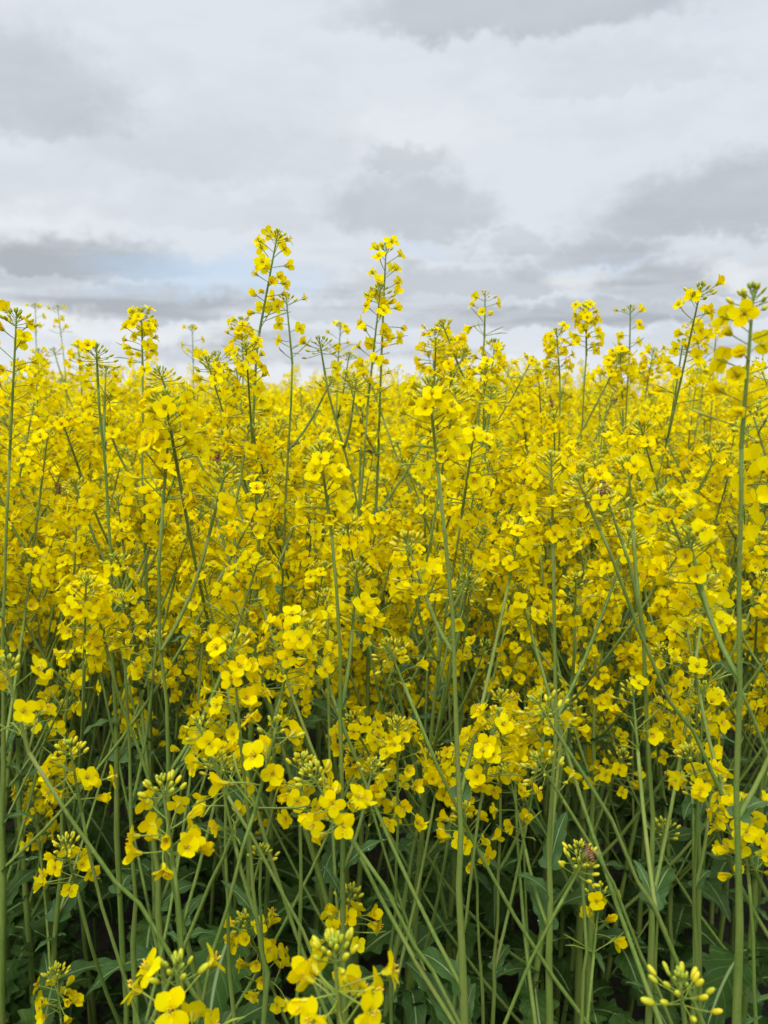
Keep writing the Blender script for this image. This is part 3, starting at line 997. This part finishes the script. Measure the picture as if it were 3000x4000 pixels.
far = Buf()
y = 0.8
while y < 4.4:
    for sgn in (-1, 1):
        x = wide(y) + 0.07
        while x < wide(y) + 0.85:
            z = top_height(x, y, rng) / 1.23
            far.put(rng.choice(protos), Matrix.Translation((sgn * x + rng.uniform(-.05, .05), y + rng.uniform(-.05, .05), 0)) @
                    Matrix.Rotation(rng.uniform(0, 6.28), 4, 'Z') @ Matrix.Diagonal((1, 1, z, 1)))
            x += 0.15
    y += 0.15
for (x, y) in rest_spots:
    z = top_height(x, y, rng) / 1.23
    far.put(rng.choice(protos), Matrix.Translation((x, y, 0)) @ Matrix.Rotation(rng.uniform(0, 6.28), 4, 'Z') @ Matrix.Diagonal((1, 1, z, 1)))
y = 4.4
step = 0.175
while y < 11:
    x = -wide(y) - 0.8
    while x < wide(y) + 0.8:
        z = (1.265 + rng.gauss(0, 0.055) + (rng.uniform(0.05, 0.14) if rng.random() < 0.08 else 0)) / 1.23
        far.put(rng.choice(protos), Matrix.Translation((x + rng.uniform(-.08, .08), y + rng.uniform(-.08, .08), 0)) @
                Matrix.Rotation(rng.uniform(0, 6.28), 4, 'Z') @ Matrix.Diagonal((1, 1, z, 1)))
        x += step
    y += step
while y < 45:
    step = 0.2 + (y - 11) * 0.011
    x = -wide(y) - 1.0
    while x < wide(y) + 1.0:
        z = 1.085 + rng.gauss(0, 0.05) + (rng.uniform(0.05, 0.13) if rng.random() < 0.06 else 0)
        far.put(rng.choice(tops), Matrix.Translation((x + rng.uniform(-.1, .1), y + rng.uniform(-.1, .1), 0.0)) @
                Matrix.Rotation(rng.uniform(0, 6.28), 4, 'Z') @ Matrix.Diagonal((1, 1, z, 1)))
        x += step
    y += step
# the closed canopy beyond, uneven, running to the end of the field
ys = [11 + 0.5 * i for i in range(40)] + [31 * 1.05 ** i for i in range(1, 46)]
gx = np.linspace(-1, 1, 140)
vs, fs = [], []
for yy in ys:
    for g in gx:
        vs.append((g * (yy * 0.75 + 6), yy, 1.13 + rng.gauss(0, 0.035)))
for i in range(len(ys) - 1):
    for j in range(len(gx) - 1):
        a = i * len(gx) + j
        fs.append((a, a + 1, a + len(gx) + 1, a + len(gx)))
far.add(vs, fs, 'canopy')
fo = ob('rapeseed_crop', far.mesh('rapeseed_crop', uv=True))
fo['kind'] = 'stuff'
fo['label'] = 'yellow mass of distant rapeseed plants running to the horizon'
fo['category'] = 'crop'

# ------------------------------------------------------------------ ground
m, nt, N, L = new_mat('soil')
out = N.new('ShaderNodeOutputMaterial'); bs = N.new('ShaderNodeBsdfPrincipled'); L.new(bs.outputs[0], out.inputs[0])
geo = N.new('ShaderNodeNewGeometry')
n1 = N.new('ShaderNodeTexNoise'); n1.inputs['Scale'].default_value = 9; n1.inputs['Detail'].default_value = 8
L.new(geo.outputs['Position'], n1.inputs['Vector'])
cr = N.new('ShaderNodeValToRGB'); cr.color_ramp.elements[0].color = (0.010, 0.009, 0.005, 1); cr.color_ramp.elements[1].color = (0.035, 0.030, 0.017, 1)
L.new(n1.outputs['Fac'], cr.inputs[0]); L.new(cr.outputs[0], bs.inputs['Base Color'])
bs.inputs['Roughness'].default_value = 0.95
bp = N.new('ShaderNodeBump'); bp.inputs['Strength'].default_value = 0.8; bp.inputs['Distance'].default_value = 0.05
L.new(n1.outputs['Fac'], bp.inputs['Height']); L.new(bp.outputs[0], bs.inputs['Normal'])
me = bpy.data.meshes.new('ground')
S = 3000
me.from_pydata([(-S, -S, 0), (S, -S, 0), (S, S, 0), (-S, S, 0)], [], [(0, 1, 2, 3)])
me.materials.append(m)
g = ob('ground', me); g['kind'] = 'structure'

# far wood along the end of the field
M['wood'] = plant_mat('wood', [(0.03, 0.05, 0.025), (0.06, 0.085, 0.04)], rough=0.9, nscale=0.15)
SLOTS.append('wood'); SI['wood'] = len(SLOTS) - 1
b = Buf()
r = random.Random(33)
for i in range(420):
    x = -330 + 660 * i / 419 + r.uniform(-2, 2)
    hgt = 1.4 + 2.6 * abs(math.sin(i * 0.05)) * r.uniform(0.5, 1.0) + r.uniform(0, 1.6)
    for q in range(5):
        c = Vector((x + r.gauss(0, 1.6), 330 + r.gauss(0, 3), hgt * r.uniform(0.15, 0.8)))
        ellipsoid(b, Matrix.Translation(c - Vector((0, 0, hgt * 0.3))), hgt * r.uniform(0.3, 0.6), hgt * 0.3, 7, 5, 'wood')
wo = ob('far_woods', b.mesh('far_woods')); wo['kind'] = 'stuff'
wo['label'] = 'thin dark line of distant woods at the horizon'; wo['category'] = 'woods'


# ------------------------------------------------------------------ honey bees
def solid(name, col, rough=0.5, alpha=1.0):
    m, nt, N, L = new_mat(name)
    out = N.new('ShaderNodeOutputMaterial'); bs = N.new('ShaderNodeBsdfPrincipled')
    bs.inputs['Base Color'].default_value = (*col, 1); bs.inputs['Roughness'].default_value = rough
    bs.inputs['Alpha'].default_value = alpha
    L.new(bs.outputs[0], out.inputs[0])
    return m


m, nt, N, L = new_mat('bee_body')
out = N.new('ShaderNodeOutputMaterial'); bs = N.new('ShaderNodeBsdfPrincipled'); L.new(bs.outputs[0], out.inputs[0])
tc = N.new('ShaderNodeTexCoord'); sx = N.new('ShaderNodeSeparateXYZ'); L.new(tc.outputs['Object'], sx.inputs[0])
wv = N.new('ShaderNodeMath'); wv.operation = 'MULTIPLY'; wv.inputs[1].default_value = 3900; L.new(sx.outputs[0], wv.inputs[0])
sn = N.new('ShaderNodeMath'); sn.operation = 'SINE'; L.new(wv.outputs[0], sn.inputs[0])
cr = N.new('ShaderNodeValToRGB')
cr.color_ramp.elements[0].position = 0.3; cr.color_ramp.elements[0].color = (0.035, 0.014, 0.004, 1)
cr.color_ramp.elements[1].position = 0.7; cr.color_ramp.elements[1].color = (0.30, 0.11, 0.008, 1)
L.new(sn.outputs[0], cr.inputs[0]); L.new(cr.outputs[0], bs.inputs['Base Color'])
bs.inputs['Roughness'].default_value = 0.6
M['bee_body'] = m
M['bee_leg'] = solid('bee_leg', (0.02, 0.012, 0.008))
M['bee_wing'] = solid('bee_wing', (0.30, 0.19, 0.06), 0.4, 0.22)
for k in ('bee_body', 'bee_leg', 'bee_wing'):
    SLOTS.append(k); SI[k] = len(SLOTS) - 1

bb = Buf()
prof = [(-0.0072, 0.0002), (-0.0066, 0.0009), (-0.0054, 0.0019), (-0.0038, 0.0024), (-0.0020, 0.0023), (-0.0008, 0.0014), (-0.0002, 0.0010), (0.0006, 0.0018),
        (0.0018, 0.0023), (0.0030, 0.0019), (0.0037, 0.0011), (0.0042, 0.0014), (0.0050, 0.0018), (0.0058, 0.0014), (0.0063, 0.0004)]
tube(bb, [(a, 0, 0.0022 - 9 * a * a) for a, q in prof], [q for a, q in prof], 10, 'bee_body')
body_mesh = bb.mesh('body')
wings, legs = [], []
for s in (1, -1):
    for Lw, ww, back in ((0.0088, 0.0028, 0.55), (0.0062, 0.0022, 0.85)):
        b = Buf()
        v, f = [], []
        for i in range(7):
            u = i / 6
            w = ww * (math.sin(math.pi * (0.06 + 0.9 * u)) ** 0.7) * 0.5
            x0, y0 = 0.001 - math.sin(back) * Lw * u, s * (0.0012 + math.cos(back) * Lw * u * 0.8)
            for e, dz in ((-1, 0.0), (1, 0.00006)):
                v.append((x0 + e * w * math.cos(back), y0 + s * e * w * math.sin(back), 0.0040 + 0.0012 * u + dz))
        for i in range(6):
            f.append((2 * i, 2 * i + 1, 2 * i + 3, 2 * i + 2))
        b.add(v, f, 'bee_wing'); wings.append(b.mesh('wing'))
    for x0, fx in ((0.0028, 0.003), (0.0014, 0.0003), (0.0, -0.004)):
        b = Buf()
        tube(b, [(x0, s * 0.001, 0.001), (x0 + fx * 0.4, s * 0.0034, 0.0018), (x0 + fx * 0.9, s * 0.0046, -0.0006), (x0 + fx * 1.2, s * 0.005, -0.0018)],
             [0.0004, 0.0004, 0.00042, 0.0002], 5, 'bee_leg')
        legs.append(b.mesh('leg'))
ants = []
for s in (1, -1):
    b = Buf()
    tube(b, [(0.0058, s * 0.0005, 0.0024), (0.0072, s * 0.0012, 0.0032), (0.0082, s * 0.0018, 0.0024)], [0.0002, 0.0002, 0.00015], 4, 'bee_leg')
    ants.append(b.mesh('antenna'))

bpy.context.view_layer.update()
dg = bpy.context.evaluated_depsgraph_get()
BEES = [(1210, 882, 'brown honey bee on a flower just under the round yellow top of the skyline'),
        (1331, 868, 'honey bee hanging on flowers below the slender open spike'),
        (478, 1000, 'dark honey bee on a flower close to the long stem of the tallest spike'),
        (118, 1037, 'small orange brown honey bee in the blurred yellow flowers near the picture edge'),
        (1272, 1836, 'honey bee sitting on the bud cluster deep in the shaded crop'),
        (1306, 1076, 'honey bee half hidden at the spreading bud cluster on the diagonal stem')]
cam_p = Vector((0, 0, H))
used = []
for i, (x, y, lab) in enumerate(BEES):
    best = None
    cand = []
    for (p, ax) in flower_pts:
        px, py, dep = proj(p)
        if dep < 0.3:
            continue
        q = math.hypot(px - x, py - y)
        if q < 70:
            cand.append((q + (12 if ax.dot((cam_p - p).normalized()) < 0.1 else 0), p, ax))
    cand.sort(key=lambda c: c[0])
    for q, p, ax in cand[:60]:
        n = ((cam_p - p).normalized() * 0.6 + ax * 0.6).normalized()
        spot = p + ax * 0.004 + (cam_p - p).normalized() * 0.005
        dv = (spot - cam_p)
        hit, loc, no, fi, o_, mm = sc.ray_cast(dg, cam_p, dv.normalized(), distance=dv.length)
        if not hit and all((spot - u).length > 0.03 for u in used):
            best = (spot, n); break
    if best is None:
        print('no seat for bee', i); continue
    spot, n = best
    used.append(spot)
    t = thing('honey_bee', spot, lab, 'bee', 'honey bees on the rapeseed flowers')
    r = random.Random(60 + i)
    up = Vector((r.uniform(-0.5, 0.5), 0.1, 1 if r.random() < 0.8 else -1))
    fw = (up - n * up.dot(n)).normalized()
    sd = n.cross(fw)
    rot = Matrix((fw, sd, n)).transposed()
    t.rotation_euler = rot.to_euler()
    t.scale = (1.15, 1.15, 1.15)
    ob('body', body_mesh, t)
    for w in wings:
        ob('wing', w, t)
    for w in legs:
        ob('leg', w, t)
    for w in ants:
        ob('antenna', w, t)

# ------------------------------------------------------------------ sky and light
SUN_EL, SUN_AZ = R(56), R(200)        # behind the camera, a little to one side (azimuth clockwise from +Y)
w = bpy.data.worlds.new('World')
sc.world = w
w.use_nodes = True
nt = w.node_tree
N, L = nt.nodes, nt.links
N.clear()
out = N.new('ShaderNodeOutputWorld'); bg = N.new('ShaderNodeBackground'); L.new(bg.outputs[0], out.inputs[0])
sky = N.new('ShaderNodeTexSky'); sky.sky_type = 'NISHITA'; sky.sun_disc = False
sky.sun_elevation = SUN_EL; sky.sun_rotation = SUN_AZ
sky.air_density = 1.0; sky.dust_density = 1.5; sky.ozone_density = 1.0
SKY_STR = 0.09
bg.inputs['Strength'].default_value = SKY_STR


def node(t, **kw):
    n = N.new(t)
    for k, v in kw.items():
        setattr(n, k, v)
    return n


def mth(op, a, b=None, c=None, clamp=False):
    n = N.new('ShaderNodeMath'); n.operation = op; n.use_clamp = clamp
    for i, v in enumerate((a, b, c)):
        if v is None:
            continue
        if isinstance(v, (int, float)):
            n.inputs[i].default_value = v
        else:
            L.new(v, n.inputs[i])
    return n.outputs[0]


def mrange(v, a, b, c, d, smooth=True):
    n = N.new('ShaderNodeMapRange'); n.interpolation_type = 'SMOOTHSTEP' if smooth else 'LINEAR'
    L.new(v, n.inputs[0])
    for i, q in enumerate((a, b, c, d)):
        n.inputs[i + 1].default_value = q
    return n.outputs[0]


def mixc(f, a, b):
    n = N.new('ShaderNodeMixRGB')
    if isinstance(f, (int, float)):
        n.inputs[0].default_value = f
    else:
        L.new(f, n.inputs[0])
    for i, q in ((1, a), (2, b)):
        if isinstance(q, tuple):
            n.inputs[i].default_value = (*q, 1)
        else:
            L.new(q, n.inputs[i])
    return n.outputs[0]


tc = N.new('ShaderNodeTexCoord')
sep = N.new('ShaderNodeSeparateXYZ'); L.new(tc.outputs['Generated'], sep.inputs[0])
az = mth('ARCTAN2', sep.outputs[0], sep.outputs[1])
el = mth('ARCSINE', sep.outputs[2])
comb = N.new('ShaderNodeCombineXYZ'); L.new(az, comb.inputs[0]); L.new(el, comb.inputs[1])


def noise(scale, detail, rough, sxy=(1, 1), off=0.0):
    mp = N.new('ShaderNodeMapping'); mp.inputs['Scale'].default_value = (sxy[0], sxy[1], 1); mp.inputs['Location'].default_value = (off, off * 0.7, off)
    L.new(comb.outputs[0], mp.inputs['Vector'])
    n = N.new('ShaderNodeTexNoise'); n.inputs['Scale'].default_value = scale; n.inputs['Detail'].default_value = detail
    n.inputs['Roughness'].default_value = rough
    L.new(mp.outputs[0], n.inputs['Vector'])
    return n


wn = noise(10.0, 10, 0.66, (1, 1.4), 3.1)
vs_ = N.new('ShaderNodeVectorMath'); vs_.operation = 'SUBTRACT'; L.new(wn.outputs['Color'], vs_.inputs[0]); vs_.inputs[1].default_value = (0.5, 0.5, 0.5)
vm_ = N.new('ShaderNodeVectorMath'); vm_.operation = 'MULTIPLY'; L.new(vs_.outputs[0], vm_.inputs[0]); vm_.inputs[1].default_value = (0.15, 0.075, 0)
wn2 = noise(34.0, 8, 0.6, (1, 1.3), 5.3)
vt_ = N.new('ShaderNodeVectorMath'); vt_.operation = 'SUBTRACT'; L.new(wn2.outputs['Color'], vt_.inputs[0]); vt_.inputs[1].default_value = (0.5, 0.5, 0.5)
vu_ = N.new('ShaderNodeVectorMath'); vu_.operation = 'MULTIPLY_ADD'; L.new(vt_.outputs[0], vu_.inputs[0]); vu_.inputs[1].default_value = (0.06, 0.04, 0)
L.new(vm_.outputs[0], vu_.inputs[2]); vm_ = vu_
va_ = N.new('ShaderNodeVectorMath'); va_.operation = 'ADD'; L.new(comb.outputs[0], va_.inputs[0]); L.new(vm_.outputs[0], va_.inputs[1])
P = va_.outputs[0]


def dirn(x, y):
    u, v = (x - 829.5) * PX, (1106 - y) * PX
    X, Y, Z = u, F * cp + v * sp, -F * sp + v * cp
    n = math.sqrt(X * X + Y * Y + Z * Z)
    return math.atan2(X, Y), math.asin(Z / n)


def blob(x, y, rx, ry, amp, soft=0.25, flat=False):
    if flat:
        y += 0.35 * ry
    a, e = dirn(x, y)
    s = PX / F
    sb = N.new('ShaderNodeVectorMath'); sb.operation = 'SUBTRACT'; L.new(P, sb.inputs[0]); sb.inputs[1].default_value = (a, e, 0)
    ml = N.new('ShaderNodeVectorMath'); ml.operation = 'MULTIPLY'; L.new(sb.outputs[0], ml.inputs[0]); ml.inputs[1].default_value = (1 / (rx * s), 1 / (ry * s), 0)
    if flat:
        sx_ = N.new('ShaderNodeSeparateXYZ'); L.new(ml.outputs[0], sx_.inputs[0])
        yy_ = mth('MAXIMUM', mth('MULTIPLY', sx_.outputs[1], 0.75), mth('MULTIPLY', sx_.outputs[1], -2.0))
        cb_ = N.new('ShaderNodeCombineXYZ'); L.new(sx_.outputs[0], cb_.inputs[0]); L.new(yy_, cb_.inputs[1])
        ml = cb_
    ln = N.new('ShaderNodeVectorMath'); ln.operation = 'LENGTH'; L.new(ml.outputs[0], ln.inputs[0])
    return mrange(ln.outputs['Value'], soft, 1.08 if flat else 1.25, amp, 0.0)


dark = None
for bdef in [(1130, 5, 430, 80, 0.75), (50, 180, 230, 120, 0.6), (880, 352, 150, 38, 0.6), (890, 445, 210, 85, 0.7), (1560, 440, 300, 90, 0.8),
             (180, 555, 260, 58, 1.0), (1090, 525, 110, 30, 0.5), (1290, 540, 180, 45, 0.7), (1010, 605, 330, 52, 0.8), (1450, 610, 200, 50, 0.8),
             (90, 612, 160, 24, 0.5), (300, 650, 300, 45, 0.75), (860, 665, 420, 38, 0.55), (1260, 680, 520, 40, 0.9), (620, 760, 500, 40, 0.45),
             (1500, 745, 300, 30, 0.45), (450, 460, 300, 50, 0.22), (1330, 150, 260, 60, 0.25), (480, 330, 420, 70, 0.16)]:
    v = blob(*bdef, soft=0.5, flat=True)
    dark = v if dark is None else mth('MAXIMUM', dark, v)
fb = noise(4.5, 7, 0.55, (1.0, 2.6), 9.7)
streak = mrange(fb.outputs['Fac'], 0.40, 0.72, -0.05, 0.34)
fine = noise(16, 6, 0.6, (1.0, 2.2), 1.7)
bn = noise(5.0, 6, 0.55, (1.0, 8.0), 21.3)
lowm = mrange(el, 0.10, 0.24, 1.0, 0.0)
band = mth('MULTIPLY', mrange(bn.outputs['Fac'], 0.45, 0.62, -0.12, 0.45), lowm)
dark = mth('ADD', dark, band)
dark = mth('ADD', mth('MULTIPLY', dark, 0.80), mth('MULTIPLY', streak, 0.55))
dark = mth('ADD', dark, mth('MULTIPLY_ADD', fine.outputs['Fac'], 0.30, -0.15), clamp=True)
lit = (0.438, 0.465, 0.500)
shade = (0.264, 0.284, 0.310)
K = 1 / SKY_STR
cloud = mixc(dark, lit, shade)
# white breaks near the horizon and thin blue openings
white = None
for bdef in [(60, 690, 200, 38, 0.9), (250, 715, 260, 30, 0.7), (1010, 800, 360, 40, 0.75), (620, 820, 500, 40, 0.7), (1500, 800, 400, 40, 0.55), (1590, 590, 60, 24, 0.7),
             (1240, 600, 70, 30, 0.6), (60, 480, 160, 40, 0.5), (900, 285, 160, 40, 0.35), (120, 800, 400, 40, 0.6)]:
    v = blob(*bdef)
    white = v if white is None else mth('MAXIMUM', white, v)
cloud = mixc(white, cloud, (0.510, 0.526, 0.542))
blue = None
for bdef in [(430, 588, 250, 42, 0.9), (560, 600, 180, 40, 0.7), (330, 625, 200, 20, 0.5), (880, 530, 120, 22, 0.35), (1300, 575, 160, 16, 0.35), (1480, 15, 400, 60, 0.1)]:
    v = blob(*bdef)
    blue = v if blue is None else mth('MAXIMUM', blue, v)
# the clear sky shows through where the cloud opens
skyc = N.new('ShaderNodeMixRGB'); skyc.blend_type = 'MULTIPLY'; skyc.inputs[0].default_value = 1
scl = N.new('ShaderNodeVectorMath'); scl.operation = 'SCALE'; scl.inputs['Scale'].default_value = K
# brighter towards the zenith, as under any overcast
zen = mrange(el, 0.45, 1.2, 1.0, 3.0)
zc = N.new('ShaderNodeVectorMath'); zc.operation = 'SCALE'; L.new(cloud, zc.inputs[0]); L.new(zen, zc.inputs['Scale'])
L.new(zc.outputs[0], scl.inputs[0])
blue_t = mth('MULTIPLY', blue, 0.68)
thin = mixc(0.45, sky.outputs[0], tuple(c * K for c in (0.375, 0.472, 0.588)))
final = mixc(blue_t, scl.outputs[0], thin)
L.new(final, bg.inputs['Color'])

sun_d = bpy.data.lights.new('sun', 'SUN')
sun_d.energy = 1.5
sun_d.angle = R(25)
sun_d.color = (1.0, 0.965, 0.90)
sun = bpy.data.objects.new('sun', sun_d)
COL.objects.link(sun)
dv = Vector((math.sin(SUN_AZ) * math.cos(SUN_EL), math.cos(SUN_AZ) * math.cos(SUN_EL), math.sin(SUN_EL)))
sun.rotation_euler = dv.to_track_quat('Z', 'Y').to_euler()
sun.location = (0, 0, 20)

sc.view_settings.view_transform = 'Standard'
sc.view_settings.look = 'None'
sc.view_settings.exposure = 0.75
sc.view_settings.gamma = 1.0
sc.render.engine = 'CYCLES'
sc.cycles.max_bounces = 8
sc.cycles.diffuse_bounces = 6
sc.cycles.transmission_bounces = 6
sc.cycles.transparent_max_bounces = 8
sc.cycles.use_adaptive_sampling = True
sc.cycles.adaptive_threshold = 0.02
sc.cycles.use_denoising = True
print('objects', len(bpy.data.objects), 'far faces', len(fo.data.polygons))
